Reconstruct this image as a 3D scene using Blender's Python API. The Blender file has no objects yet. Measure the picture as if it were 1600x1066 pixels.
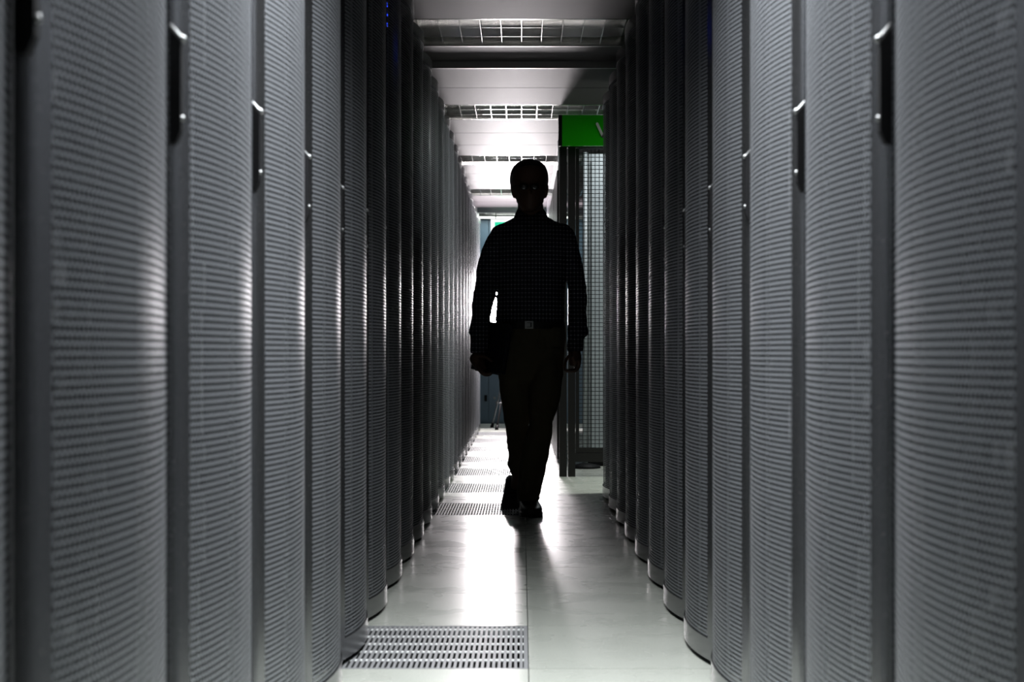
import bpy, bmesh, math, random
from mathutils import Vector, Matrix

random.seed(7)
sc = bpy.context.scene
COL = sc.collection

# ---------------------------------------------------------------- camera
F = 2300.0            # focal length in pixels of the 1600 wide frame
CX, CY = 815.0, 552.0 # principal point (vanishing point) in the photograph
H = 0.815             # camera height


def W(px, py, Y):
    """photograph pixel -> world point at distance Y (layout measurement)."""
    return Vector(((px - CX) * Y / F, Y, H - (py - CY) * Y / F))


cam_d = bpy.data.cameras.new('camera')
cam = bpy.data.objects.new('camera', cam_d)
COL.objects.link(cam)
cam.location = (0, 0, H)
cam.rotation_euler = (math.pi / 2, 0, 0)
cam_d.sensor_fit = 'HORIZONTAL'
cam_d.sensor_width = 36.0
cam_d.lens = 36.0 * F / 1600.0
cam_d.shift_x = -(CX - 800) / 1600.0
cam_d.shift_y = (CY - 533) / 1600.0
cam_d.clip_start = 0.05
cam_d.dof.use_dof = True
cam_d.dof.focus_distance = 7.4
cam_d.dof.aperture_fstop = 5.4
sc.camera = cam

# ---------------------------------------------------------------- world, exposure
world = bpy.data.worlds.new('world')
sc.world = world
world.use_nodes = True
world.node_tree.nodes['Background'].inputs[0].default_value = (0.02, 0.022, 0.025, 1)
world.node_tree.nodes['Background'].inputs[1].default_value = 0.2
sc.view_settings.view_transform = 'Standard'
sc.view_settings.look = 'None'
sc.view_settings.gamma = 1.0
sc.view_settings.use_curve_mapping = False
sc.view_settings.exposure = 0.0
sc.cycles.use_denoising = True
sc.cycles.max_bounces = 10
sc.cycles.diffuse_bounces = 4
sc.cycles.glossy_bounces = 6
sc.cycles.transparent_max_bounces = 24
sc.cycles.sample_clamp_indirect = 6.0
sc.cycles.caustics_reflective = False

# light levels (watts)
P_FLASH = 150.0
P_NEAR = 100.0
P_CROSS = 115.0
P_CAGE = 24.0
P_FAR = 12.0


def area(name, loc, rot, sx, sy, power, col, spread=180.0, shape='RECTANGLE', parent=None):
    d = bpy.data.lights.new(name, 'AREA')
    d.shape = shape
    d.size = sx
    d.size_y = sy
    d.energy = power
    d.color = col
    d.spread = math.radians(spread)
    o = bpy.data.objects.new(name, d)
    o.location = loc
    o.rotation_euler = rot
    COL.objects.link(o)
    if parent:
        o.parent = parent
    return o


# ---------------------------------------------------------------- material helpers
def mat(name, col, rough=0.5, metal=0.0, spec=0.5, noise=None, bump=None, stretch=(1, 1, 1), emit=None, estr=0.0,
        alpha_rand=None, coat=0.0):
    m = bpy.data.materials.new(name)
    m.use_nodes = True
    nt = m.node_tree
    b = nt.nodes['Principled BSDF']
    b.inputs['Base Color'].default_value = (*col, 1)
    b.inputs['Roughness'].default_value = rough
    b.inputs['Metallic'].default_value = metal
    b.inputs['Specular IOR Level'].default_value = spec
    b.inputs['Coat Weight'].default_value = coat
    if emit:
        b.inputs['Emission Color'].default_value = (*emit, 1)
        b.inputs['Emission Strength'].default_value = estr
    if noise or bump:
        tc = nt.nodes.new('ShaderNodeTexCoord')
        mp = nt.nodes.new('ShaderNodeMapping')
        mp.inputs['Scale'].default_value = stretch
        nt.links.new(tc.outputs['Object'], mp.inputs[0])
    if noise:
        sca, amt, ramt = noise
        n = nt.nodes.new('ShaderNodeTexNoise')
        n.inputs['Scale'].default_value = sca
        n.inputs['Detail'].default_value = 4
        nt.links.new(mp.outputs[0], n.inputs['Vector'])
        mx = nt.nodes.new('ShaderNodeMix')
        mx.data_type = 'RGBA'
        mx.inputs[6].default_value = (*[max(0, c * (1 - amt)) for c in col], 1)
        mx.inputs[7].default_value = (*[min(1, c * (1 + amt)) for c in col], 1)
        nt.links.new(n.outputs[0], mx.inputs[0])
        nt.links.new(mx.outputs[2], b.inputs['Base Color'])
        mr = nt.nodes.new('ShaderNodeMapRange')
        mr.inputs[1].default_value = 0.25
        mr.inputs[2].default_value = 0.75
        mr.inputs[3].default_value = max(0.02, rough - ramt)
        mr.inputs[4].default_value = min(1, rough + ramt)
        nt.links.new(n.outputs[0], mr.inputs[0])
        nt.links.new(mr.outputs[0], b.inputs['Roughness'])
    if bump:
        sca, st, dist = bump
        n2 = nt.nodes.new('ShaderNodeTexNoise')
        n2.inputs['Scale'].default_value = sca
        n2.inputs['Detail'].default_value = 3
        nt.links.new(mp.outputs[0], n2.inputs['Vector'])
        bp = nt.nodes.new('ShaderNodeBump')
        bp.inputs['Strength'].default_value = st
        bp.inputs['Distance'].default_value = dist
        nt.links.new(n2.outputs[0], bp.inputs['Height'])
        nt.links.new(bp.outputs[0], b.inputs['Normal'])
    return m


def math_node(nt, op, a, b=None):
    n = nt.nodes.new('ShaderNodeMath')
    n.operation = op
    for i, v in enumerate((a, b)):
        if v is None:
            continue
        if isinstance(v, (int, float)):
            n.inputs[i].default_value = v
        else:
            nt.links.new(v, n.inputs[i])
    return n.outputs[0]


def perforated(name, col, rough, metal, a, bz, r):
    """dark sheet with a staggered (hexagonal) grid of round holes, laid out in the object's own y and z."""
    m = mat(name, col, rough, metal, 0.32)
    nt = m.node_tree
    bs = nt.nodes['Principled BSDF']
    out = nt.nodes['Material Output']
    tc = nt.nodes.new('ShaderNodeTexCoord')
    sp = nt.nodes.new('ShaderNodeSeparateXYZ')
    nt.links.new(tc.outputs['Object'], sp.inputs[0])
    u = math_node(nt, 'DIVIDE', sp.outputs[1], a)
    v = math_node(nt, 'DIVIDE', sp.outputs[2], bz)

    def lattice(off):
        fu = math_node(nt, 'SUBTRACT', math_node(nt, 'FRACT', math_node(nt, 'ADD', u, 100 + off)), 0.5)
        fv = math_node(nt, 'SUBTRACT', math_node(nt, 'FRACT', math_node(nt, 'ADD', v, 100 + off)), 0.5)
        x = math_node(nt, 'MULTIPLY', fu, a)
        z = math_node(nt, 'MULTIPLY', fv, bz)
        return math_node(nt, 'SQRT', math_node(nt, 'ADD', math_node(nt, 'MULTIPLY', x, x), math_node(nt, 'MULTIPLY', z, z)))
    d = math_node(nt, 'MINIMUM', lattice(0.0), lattice(0.5))
    hole = math_node(nt, 'LESS_THAN', d, r)
    tr = nt.nodes.new('ShaderNodeBsdfTransparent')
    mx = nt.nodes.new('ShaderNodeMixShader')
    nt.links.new(hole, mx.inputs[0])
    nt.links.new(bs.outputs[0], mx.inputs[1])
    nt.links.new(tr.outputs[0], mx.inputs[2])
    nt.links.new(mx.outputs[0], out.inputs['Surface'])
    return m


M = {}
M['rack'] = mat('rack_paint', (0.028, 0.029, 0.031), 0.36, 0.0, 0.5, noise=(180, 0.1, 0.04))
M['door'] = mat('door_paint', (0.21, 0.212, 0.22), 0.24, 0.95, 0.5, noise=(220, 0.1, 0.04))
M['perf'] = perforated('perforated_steel', (0.345, 0.36, 0.39), 0.44, 0.65, 0.0100, 0.0200, 0.0043)
M['perf_shaded'] = perforated('perforated_steel_shaded', (0.018, 0.018, 0.019), 0.7, 0.0, 0.0100, 0.0200, 0.0043)  # near-black copy of the same steel: shade inside the holes put into colour
M['server'] = mat('server_dark', (0.012, 0.0125, 0.014), 0.5, 0.0, 0.4, noise=(60, 0.3, 0.1))
M['server_light'] = mat('server_metal', (0.25, 0.255, 0.265), 0.4, 0.6, 0.5, noise=(90, 0.2, 0.1))
M['black'] = mat('black_plastic', (0.004, 0.004, 0.005), 0.6, 0, 0.2, noise=(120, 0.2, 0.1))
M['chrome'] = mat('satin_chrome', (0.26, 0.265, 0.27), 0.42, 1.0, 0.5, noise=(90, 0.1, 0.05))
M['blue'] = mat('blue_led', (0.0, 0.02, 0.3), 0.4, emit=(0.02, 0.06, 1.0), estr=3.0)
M['panel'] = mat('ceiling_metal', (0.115, 0.104, 0.112), 0.54, 0.0, 0.055, noise=(22, 0.10, 0.06), bump=(140, 0.12, 0.002), stretch=(1, 7, 1))
M['void'] = mat('ceiling_void', (0.01, 0.01, 0.01), 0.9, noise=(5, 0.2, 0.05))
M['rail'] = mat('ceiling_rail', (0.30, 0.30, 0.30), 0.4, 0.4, noise=(40, 0.1, 0.05))
M['mirror'] = mat('louver_aluminium', (0.66, 0.66, 0.64), 0.16, 0.85, noise=(14, 0.06, 0.03))
M['tray'] = mat('light_tray', (0.8, 0.82, 0.78), 0.35, 0.0, noise=(9, 0.2, 0.1))
M['tube'] = mat('tube_glass', (0.75, 0.77, 0.74), 0.25, 0.0, noise=(10, 0.05, 0.05))
M['cage'] = mat('cage_steel', (0.012, 0.0115, 0.0115), 0.4, 0.0, 0.3, noise=(90, 0.15, 0.06))
M['wire'] = mat('cage_wire', (0.03, 0.03, 0.032), 0.4, 0.4, noise=(80, 0.1, 0.05))
M['white'] = mat('pale_cabinet', (0.36, 0.40, 0.42), 0.35, 0.0, noise=(20, 0.05, 0.05))
M['cream'] = mat('cream_paint', (0.66, 0.69, 0.65), 0.5, 0.0, noise=(12, 0.05, 0.05))
M['wall'] = mat('wall_paint', (0.36, 0.38, 0.37), 0.6, 0.0, noise=(6, 0.06, 0.05), bump=(90, 0.1, 0.002))
M['darkwall'] = mat('dark_wall', (0.05, 0.052, 0.055), 0.7, 0.0, noise=(6, 0.1, 0.05), bump=(90, 0.1, 0.002))
M['closet'] = mat('blue_grey_closet', (0.105, 0.165, 0.22), 0.42, 0.0, noise=(30, 0.06, 0.05))
M['green'] = mat('green_sign', (0.012, 0.48, 0.0), 0.3, 0.0, 0.4, noise=(5, 0.04, 0.04))
M['signletter'] = mat('sign_letter', (0.7, 0.72, 0.7), 0.4, 0.0, noise=(20, 0.05, 0.05))
M['exit'] = mat('exit_green', (0.02, 0.6, 0.33), 0.4, emit=(0.03, 0.75, 0.40), estr=0.9, noise=(3, 0.03, 0.02))
M['exitwhite'] = mat('exit_white', (0.85, 0.87, 0.85), 0.4, emit=(1, 1, 1), estr=1.0, noise=(3, 0.03, 0.02))
M['plenum'] = mat('plenum', (0.03, 0.032, 0.035), 0.8, noise=(6, 0.3, 0.1))
M['bar'] = mat('grating_bar', (0.26, 0.265, 0.275), 0.45, 0.0, 0.06, noise=(70, 0.15, 0.08))
M['crossbar'] = mat('grating_crossbar', (0.75, 0.77, 0.77), 0.5, 0.0, 0.06, noise=(70, 0.1, 0.08))
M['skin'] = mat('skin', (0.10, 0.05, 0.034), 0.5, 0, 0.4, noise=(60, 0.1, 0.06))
M['hair'] = mat('hair', (0.022, 0.019, 0.017), 0.55, 0, 0.3, noise=(150, 0.4, 0.1), bump=(260, 0.5, 0.004))
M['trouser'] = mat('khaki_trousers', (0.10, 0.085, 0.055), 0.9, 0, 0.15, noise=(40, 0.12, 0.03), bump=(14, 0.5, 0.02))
M['shoe'] = mat('black_leather', (0.014, 0.012, 0.012), 0.35, 0, 0.4, noise=(50, 0.2, 0.08))
M['belt'] = mat('belt_leather', (0.01, 0.01, 0.01), 0.5, 0, 0.3, noise=(50, 0.2, 0.08))
M['laptop'] = mat('laptop_shell', (0.016, 0.018, 0.026), 0.4, 0.2, noise=(120, 0.1, 0.05))
M['lens'] = mat('spectacle_lens', (0.02, 0.02, 0.022), 0.05, 0.0, 0.6, noise=(30, 0.05, 0.02))
M['stand'] = mat('stand_black', (0.015, 0.015, 0.016), 0.35, 0.2, noise=(90, 0.1, 0.06))
M['standgrey'] = mat('stand_grey', (0.22, 0.24, 0.26), 0.3, 0.7, noise=(90, 0.1, 0.06))
M['lamp'] = mat('flash_tube', (1, 0.97, 0.97), 0.4, emit=(1.0, 0.95, 0.96), estr=25.0)
M['acrylic'] = mat('acrylic_strip', (0.72, 0.72, 0.78), 0.12, 0.0, 0.9, noise=(6, 0.12, 0.06), bump=(3, 0.35, 0.05))


def floor_material():
    m = mat('floor_laminate', (0.47, 0.49, 0.445), 0.2, 0.0, 0.37)
    nt = m.node_tree
    b = nt.nodes['Principled BSDF']
    geo = nt.nodes.new('ShaderNodeNewGeometry')
    oi = nt.nodes.new('ShaderNodeObjectInfo')
    n1 = nt.nodes.new('ShaderNodeTexNoise')      # speckle
    n1.inputs['Scale'].default_value = 260
    n1.inputs['Detail'].default_value = 3
    n2 = nt.nodes.new('ShaderNodeTexNoise')      # broad wear
    n2.inputs['Scale'].default_value = 5
    n2.inputs['Detail'].default_value = 6
    n3 = nt.nodes.new('ShaderNodeTexNoise')      # scuffs
    n3.inputs['Scale'].default_value = 5
    n3.inputs['Detail'].default_value = 2
    n3.inputs['Roughness'].default_value = 0.62
    n3.inputs['Distortion'].default_value = 0.4
    for n in (n1, n2, n3):
        nt.links.new(geo.outputs['Position'], n.inputs['Vector'])
    cr = nt.nodes.new('ShaderNodeValToRGB')
    cr.color_ramp.elements[0].position = 0.32
    cr.color_ramp.elements[0].color = (0.41, 0.425, 0.385, 1)
    cr.color_ramp.elements[1].position = 0.62
    cr.color_ramp.elements[1].color = (0.54, 0.56, 0.51, 1)
    nt.links.new(n1.outputs[0], cr.inputs[0])
    hs = nt.nodes.new('ShaderNodeHueSaturation')
    nt.links.new(cr.outputs[0], hs.inputs['Color'])
    v = math_node(nt, 'ADD', math_node(nt, 'MULTIPLY', oi.outputs['Random'], 0.10), 0.88)
    v = math_node(nt, 'ADD', v, math_node(nt, 'MULTIPLY', n2.outputs[0], 0.10))
    nt.links.new(v, hs.inputs['Value'])
    nt.links.new(hs.outputs[0], b.inputs['Base Color'])
    mr = nt.nodes.new('ShaderNodeMapRange')
    mr.inputs[1].default_value = 0.3
    mr.inputs[2].default_value = 0.75
    mr.inputs[3].default_value = 0.25
    mr.inputs[4].default_value = 0.32
    nt.links.new(n3.outputs[0], mr.inputs[0])
    nt.links.new(mr.outputs[0], b.inputs['Roughness'])
    return m


def shirt_material():
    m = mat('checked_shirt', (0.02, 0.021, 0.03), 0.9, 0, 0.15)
    nt = m.node_tree
    b = nt.nodes['Principled BSDF']
    tc = nt.nodes.new('ShaderNodeTexCoord')
    sp = nt.nodes.new('ShaderNodeSeparateXYZ')
    nt.links.new(tc.outputs['Object'], sp.inputs[0])

    def line(sock, pitch, wdt):
        f = math_node(nt, 'FRACT', math_node(nt, 'ADD', math_node(nt, 'DIVIDE', sock, pitch), 50.0))
        return math_node(nt, 'LESS_THAN', f, wdt)
    l = math_node(nt, 'ADD', line(sp.outputs[0], 0.0175, 0.22), line(sp.outputs[2], 0.021, 0.22))
    mr = nt.nodes.new('ShaderNodeValToRGB')
    e = mr.color_ramp.elements
    e[0].position, e[0].color = 0.0, (0.014, 0.015, 0.024, 1)
    e[1].position, e[1].color = 1.0, (0.55, 0.55, 0.60, 1)
    x = mr.color_ramp.elements.new(0.5)
    x.color = (0.10, 0.10, 0.13, 1)
    nt.links.new(math_node(nt, 'MULTIPLY', l, 0.5), mr.inputs[0])
    nt.links.new(mr.outputs[0], b.inputs['Base Color'])
    n2 = nt.nodes.new('ShaderNodeTexNoise')
    n2.inputs['Scale'].default_value = 16
    nt.links.new(tc.outputs['Object'], n2.inputs['Vector'])
    bp = nt.nodes.new('ShaderNodeBump')
    bp.inputs['Strength'].default_value = 0.5
    bp.inputs['Distance'].default_value = 0.02
    nt.links.new(n2.outputs[0], bp.inputs['Height'])
    nt.links.new(bp.outputs[0], b.inputs['Normal'])
    return m


M['floor'] = floor_material()
M['shirt'] = shirt_material()


# ---------------------------------------------------------------- mesh helpers
def add_box(bm, x0, x1, y0, y1, z0, z1):
    v = [bm.verts.new((x, y, z)) for x in (x0, x1) for y in (y0, y1) for z in (z0, z1)]
    for f in ((0, 1, 3, 2), (4, 6, 7, 5), (0, 4, 5, 1), (2, 3, 7, 6), (0, 2, 6, 4), (1, 5, 7, 3)):
        bm.faces.new([v[i] for i in f])
    return v


def add_tube(bm, pts, rads, n=12, caps=True):
    pts = [Vector(p) for p in pts]
    if isinstance(rads, (int, float)):
        rads = [rads] * len(pts)
    rings = []
    up = Vector((0, 0, 1))
    prev = None
    for i, p in enumerate(pts):
        a = pts[max(i - 1, 0)]
        c = pts[min(i + 1, len(pts) - 1)]
        t = (c - a).normalized()
        if prev is None:
            s = t.cross(up if abs(t.z) < 0.9 else Vector((1, 0, 0))).normalized()
        else:
            s = (prev - t * prev.dot(t)).normalized()
        prev = s
        q = t.cross(s)
        rings.append([bm.verts.new(p + (s * math.cos(k * 2 * math.pi / n) + q * math.sin(k * 2 * math.pi / n)) * rads[i]) for k in range(n)])
    for r0, r1 in zip(rings, rings[1:]):
        for k in range(n):
            bm.faces.new((r0[k], r0[(k + 1) % n], r1[(k + 1) % n], r1[k]))
    if caps:
        bm.faces.new(rings[0][::-1])
        bm.faces.new(rings[-1])


def add_loft(bm, rings, n=24, sup=2.0):
    """stack of horizontal (super)elliptic rings (cx, cy, cz, rx, ry)"""
    vs = []
    for cx, cy, cz, rx, ry in rings:
        r = []
        for k in range(n):
            a = 2 * math.pi * k / n
            c, s = math.cos(a), math.sin(a)
            r.append(bm.verts.new((cx + rx * math.copysign(abs(c) ** (2 / sup), c), cy + ry * math.copysign(abs(s) ** (2 / sup), s), cz)))
        vs.append(r)
    for r0, r1 in zip(vs, vs[1:]):
        for k in range(n):
            bm.faces.new((r0[k], r0[(k + 1) % n], r1[(k + 1) % n], r1[k]))
    bm.faces.new(vs[0][::-1])
    bm.faces.new(vs[-1])


def spline(rows, sub=4):
    out = []
    for i in range(len(rows) - 1):
        p0, p1, p2, p3 = rows[max(i - 1, 0)], rows[i], rows[i + 1], rows[min(i + 2, len(rows) - 1)]
        for k in range(sub):
            t = k / sub
            out.append(tuple(0.5 * (2 * b + (c - a) * t + (2 * a - 5 * b + 4 * c - d) * t * t + (3 * b - a - 3 * c + d) * t ** 3)
                             for a, b, c, d in zip(p0, p1, p2, p3)))
    out.append(tuple(rows[-1]))
    return out


def to_mesh(bm, name, m, smooth=False, bevel=0.0):
    if bevel:
        es = [e for e in bm.edges if len(e.link_faces) == 2 and e.calc_face_angle(0) > 0.5]
        bmesh.ops.bevel(bm, geom=es, offset=bevel, segments=1, affect='EDGES', profile=0.5)
    bmesh.ops.recalc_face_normals(bm, faces=bm.faces[:])
    me = bpy.data.meshes.new(name)
    bm.to_mesh(me)
    bm.free()
    me.materials.append(m)
    if smooth:
        for p in me.polygons:
            p.use_smooth = True
    return me


def link(name, me, parent=None, loc=(0, 0, 0), rot=(0, 0, 0)):
    o = bpy.data.objects.new(name, me)
    COL.objects.link(o)
    o.location = loc
    o.rotation_euler = rot
    if parent:
        o.parent = parent
    return o


def obj(name, bm, m, parent=None, smooth=False, bevel=0.0, loc=(0, 0, 0), rot=(0, 0, 0)):
    return link(name, to_mesh(bm, name, m, smooth, bevel), parent, loc, rot)


def boxes(*bs):
    bm = bmesh.new()
    for b in bs:
        add_box(bm, *b)
    return bm


def tag(o, label, cat, group=None):
    o['label'] = label
    o['category'] = cat
    if group:
        o['group'] = group
    return o


def thing(name, label, cat, loc=(0, 0, 0), rotz=0.0, group=None):
    o = bpy.data.objects.new(name, None)
    COL.objects.link(o)
    o.location = loc
    o.rotation_euler = (0, 0, rotz)
    o.empty_display_size = 0.2
    return tag(o, label, cat, group)


def struct(o):
    o['kind'] = 'structure'
    return o


def copy_tree(o, parent=None):
    c = o.copy()
    COL.objects.link(c)
    if parent:
        c.parent = parent
    for ch in o.children:
        copy_tree(ch, c)
    return c


# ================================================================ FLOOR
Y0 = 3.80 - 0.6 * 12          # first row of the 0.6 m grid (behind the camera)
SX = 0.018                    # longitudinal joint in the aisle
YEND = 3.80 + 0.6 * 20        # 15.8
floor = struct(obj('floor', boxes((-2.2, 4.4, -3.6, 17.9, -0.36, -0.33)), M['plenum']))
floor['label'] = 'raised technical floor of pale speckled tiles'
tile_me = to_mesh(boxes((0.0012, 0.5988, 0.0018, 0.5982, -0.035, 0.0)), 'floor_tile', M['floor'], bevel=0.0012)

bm = boxes((0.001, 0.012, 0.001, 0.599, -0.035, 0), (0.588, 0.599, 0.001, 0.599, -0.035, 0),
           (0.012, 0.588, 0.001, 0.012, -0.035, 0), (0.012, 0.588, 0.588, 0.599, -0.035, 0))
grate_me = to_mesh(bm, 'perforated_tile', M['bar'])
bm = bmesh.new()
nb = 40
for i in range(nb):
    x = 0.012 + 0.576 * (i + 0.5) / nb
    add_box(bm, x - 0.0038, x + 0.0038, 0.012, 0.588, -0.010, -0.0005)
bars_me = to_mesh(bm, 'grating_bars', M['bar'])
bm = bmesh.new()
for j in range(1, 6):
    y = 0.012 + 0.576 * j / 5.333 - 0.002
    add_box(bm, 0.012, 0.588, y - 0.010, y + 0.010, -0.0040, -0.0012)
cross_me = to_mesh(bm, 'grating_crossbars', M['crossbar'])

grate_rows = {0} | set(range(6, 20, 2))
for r in range(-12 + 12, 20 + 12):
    k = r - 12
    y = 3.80 + 0.6 * k
    for c in range(-3, 7):
        if c >= 3 and k < 7:
            continue
        if k < -10:
            continue
        x = SX + 0.6 * c
        if c == -1 and k in grate_rows:
            g = link('perforated_tile', grate_me, floor, (x, y, 0))
            s = link('grating_bars', bars_me, g)
            s['kind'] = 'stuff'
            s = link('grating_crossbars', cross_me, g)
            s['kind'] = 'stuff'
        else:
            link('floor_tile', tile_me, floor, (x, y, 0))
# far end: plain pale floor beyond the tiles
obj('floor_edge_strip', boxes((-2.2, 4.3, 15.805, 17.85, -0.035, 0.0)), M['cream'], floor)

# ================================================================ CEILING
HC = 2.395
ceil = struct(obj('ceiling', boxes((-2.2, 4.4, -3.6, 17.9, 2.62, 2.66)), M['void']))
ceil['label'] = 'suspended ceiling of brushed metal panels'
bm = boxes((0.003, 1.197, 0.005, 0.595, 0.0, 0.025))
pan_me = to_mesh(bm, 'ceiling_panel', M['panel'], bevel=0.003)
CY0 = 6.96
for k in range(-17, 18):
    y = CY0 + 0.6 * k
    if y > 17.3:
        continue
    for c in range(-2, 4):
        if c >= 2 and y < 7.9:
            continue
        x = -0.6 + 1.2 * c
        if k % 4 == 0 and c == 0:
            continue
        if (k, c) in ((3, 2), (5, 1)):
            continue
        z = HC
        if k == 1 and c == 0:
            z = HC + 0.037
        link('ceiling_panel', pan_me, ceil, (x, y, z))
# dark steel rail where one panel sits higher than its neighbours
obj('ceiling_rail', boxes((-0.6, 0.6, CY0 + 1.19, CY0 + 1.206, HC - 0.002, HC + 0.062), (-0.6, 0.6, CY0 + 0.585, CY0 + 0.603, HC - 0.006, HC + 0.03)), M['rail'], ceil)

# ---- louvred ceiling lights
fr = bmesh.new()
for b in ((0.0, 1.2, 0.0, 0.016, 0, 0.09), (0.0, 1.2, 0.584, 0.6, 0, 0.09), (0, 0.016, 0.016, 0.584, 0, 0.09), (1.184, 1.2, 0.016, 0.584, 0, 0.09)):
    add_box(fr, *b)
fix_frame = to_mesh(fr, 'frame', M['mirror'])
fix_tray = to_mesh(boxes((0.016, 1.184, 0.016, 0.584, 0.085, 0.095)), 'tray', M['tray'])


def curved_blade(length, axis):
    """parabolic louvre lamella: narrow on top, flaring sides"""
    bm = bmesh.new()
    k = 1.0 if axis == 'x' else 0.4
    prof = [(-0.0125 * k, 0.056), (-0.0075 * k, 0.036), (-0.004 * k, 0.018), (-0.0015, 0.003), (0.0015, 0.003), (0.004 * k, 0.018), (0.0075 * k, 0.036), (0.0125 * k, 0.056)]
    r = []
    for t in (0, length):
        r.append([bm.verts.new((t, w, z) if axis == 'x' else (w, t, z)) for w, z in prof])
    n = len(prof)
    for k in range(n):
        bm.faces.new((r[0][k], r[0][(k + 1) % n], r[1][(k + 1) % n], r[1][k]))
    bm.faces.new(r[0])
    bm.faces.new(r[1][::-1])
    return bm


blade_me = to_mesh(curved_blade(0.180, 'y'), 'louver_blade', M['mirror'], smooth=True)
for me_ in (blade_me,):
    me_.set_sharp_from_angle(angle=math.radians(35))
div_me = to_mesh(curved_blade(1.168, 'x'), 'louver_divider', M['mirror'], smooth=True)
div_me.set_sharp_from_angle(angle=math.radians(35))
bm = bmesh.new()
add_tube(bm, [(0.06, 0, 0), (1.14, 0, 0)], 0.013, 10)
tube_me = to_mesh(bm, 'lamp_tube', M['tube'], smooth=True)


def make_fixture(label, x, y, parts=True):
    t = thing('ceiling_light', label, 'ceiling light', (x, y, HC), 0, 'louvred ceiling lights')
    link('frame', fix_frame, t)
    link('tray', fix_tray, t)
    for j in (1, 2):
        link('louver_divider', div_me, t, (0.016, 0.2 * j, 0))
    for j in range(3):
        link('lamp_tube', tube_me, t, (0, 0.1 + 0.2 * j, 0.068))
        for i in range(1, 12):
            link('louver_blade', blade_me, t, (0.1 * i, 0.010 + 0.2 * j, 0))
    return t


ordn = ['first', 'second', 'third', 'fourth', 'fifth']
extra = ['with dark mirrored cells, highest in the picture', 'with bright cells, just above the green sign', 'with patchy reflections, above the head of the man',
         'thin, half hidden behind his head', 'thin pale strip just above the far closet']
for i, k in enumerate((0, 4, 8, 12, 16)):
    f = make_fixture('%s louvred ceiling light from the camera %s' % (ordn[i], extra[i]), -0.6, CY0 + 0.6 * k)
    if i == 4:
        area('ceiling_lamp', (0.6, 0.3, -0.012), (0, 0, 0), 1.1, 0.5, P_FAR, (0.92, 1.0, 0.95), parent=f)
for k, nm in ((-4, 'dark louvred ceiling light above the middle racks, out of the picture'), (-8, 'lit louvred ceiling light above the nearest racks, out of the picture')):
    f = make_fixture(nm, -0.6, CY0 + 0.6 * k)
    if k == -8:
        area('ceiling_lamp', (0.6, 0.42, -0.012), (0, 0, 0), 1.1, 0.3, P_NEAR, (0.95, 0.985, 1.0), spread=124, parent=f)
f = make_fixture('lit louvred ceiling light over the cross aisle beside the cage', 1.8, CY0 + 0.6 * 3)
area('ceiling_lamp', (0.6, 0.3, -0.012), (0, 0, 0), 1.1, 0.5, P_CROSS, (0.94, 1.0, 0.93), parent=f)
f = make_fixture('lit louvred ceiling light inside the cage', 0.6, CY0 + 0.6 * 5)
area('ceiling_lamp', (0.6, 0.3, -0.012), (0, 0, 0), 1.1, 0.5, P_CAGE, (0.97, 1.0, 1.0), parent=f)

# ================================================================ WALLS
struct(obj('wall_left', boxes((-2.0, -1.9, -3.5, 17.8, -0.33, 2.62)), M['darkwall']))
struct(obj('wall_right', boxes((4.2, 4.3, -3.5, 17.8, -0.33, 2.62)), M['wall']))
struct(obj('wall_back', boxes((-2.0, 4.3, 17.62, 17.72, -0.33, 2.62)), M['cream']))
struct(obj('wall_front', boxes((-2.0, 4.3, -3.5, -3.4, -0.33, 2.62)), M['wall']))
struct(obj('wall_partition', boxes((1.85, 1.93, -3.4, 8.0, 0.0, 2.39)), M['darkwall']))

# ================================================================ SERVER RACKS
RD = 1.0                      # curvature radius of the door
HW = 0.2915                   # half width of a door


def dx(y):
    v = -(RD - math.sqrt(RD * RD - y * y))
    e = abs(y) - 0.272
    if e > 0:
        v -= (e / 0.0195) ** 2 * 0.012
    return v


def curved_slab(bm, y0, y1, z0, z1, n, t, off=0.0, back=True):
    ys = [y0 + (y1 - y0) * i / n for i in range(n + 1)]
    f = [[bm.verts.new((dx(y) + off, y, z)) for y in ys] for z in (z0, z1)]
    for i in range(n):
        bm.faces.new((f[0][i], f[0][i + 1], f[1][i + 1], f[1][i]))
    if back:
        b = [[bm.verts.new((dx(y) + off - t, y, z)) for y in ys] for z in (z0, z1)]
        for i in range(n):
            bm.faces.new((b[0][i], b[1][i], b[1][i + 1], b[0][i + 1]))
            bm.faces.new((f[0][i], b[0][i], b[0][i + 1], f[0][i + 1]))
            bm.faces.new((f[1][i], f[1][i + 1], b[1][i + 1], b[1][i]))
        for i in (0, n):
            bm.faces.new((f[0][i], f[1][i], b[1][i], b[0][i]))


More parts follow.
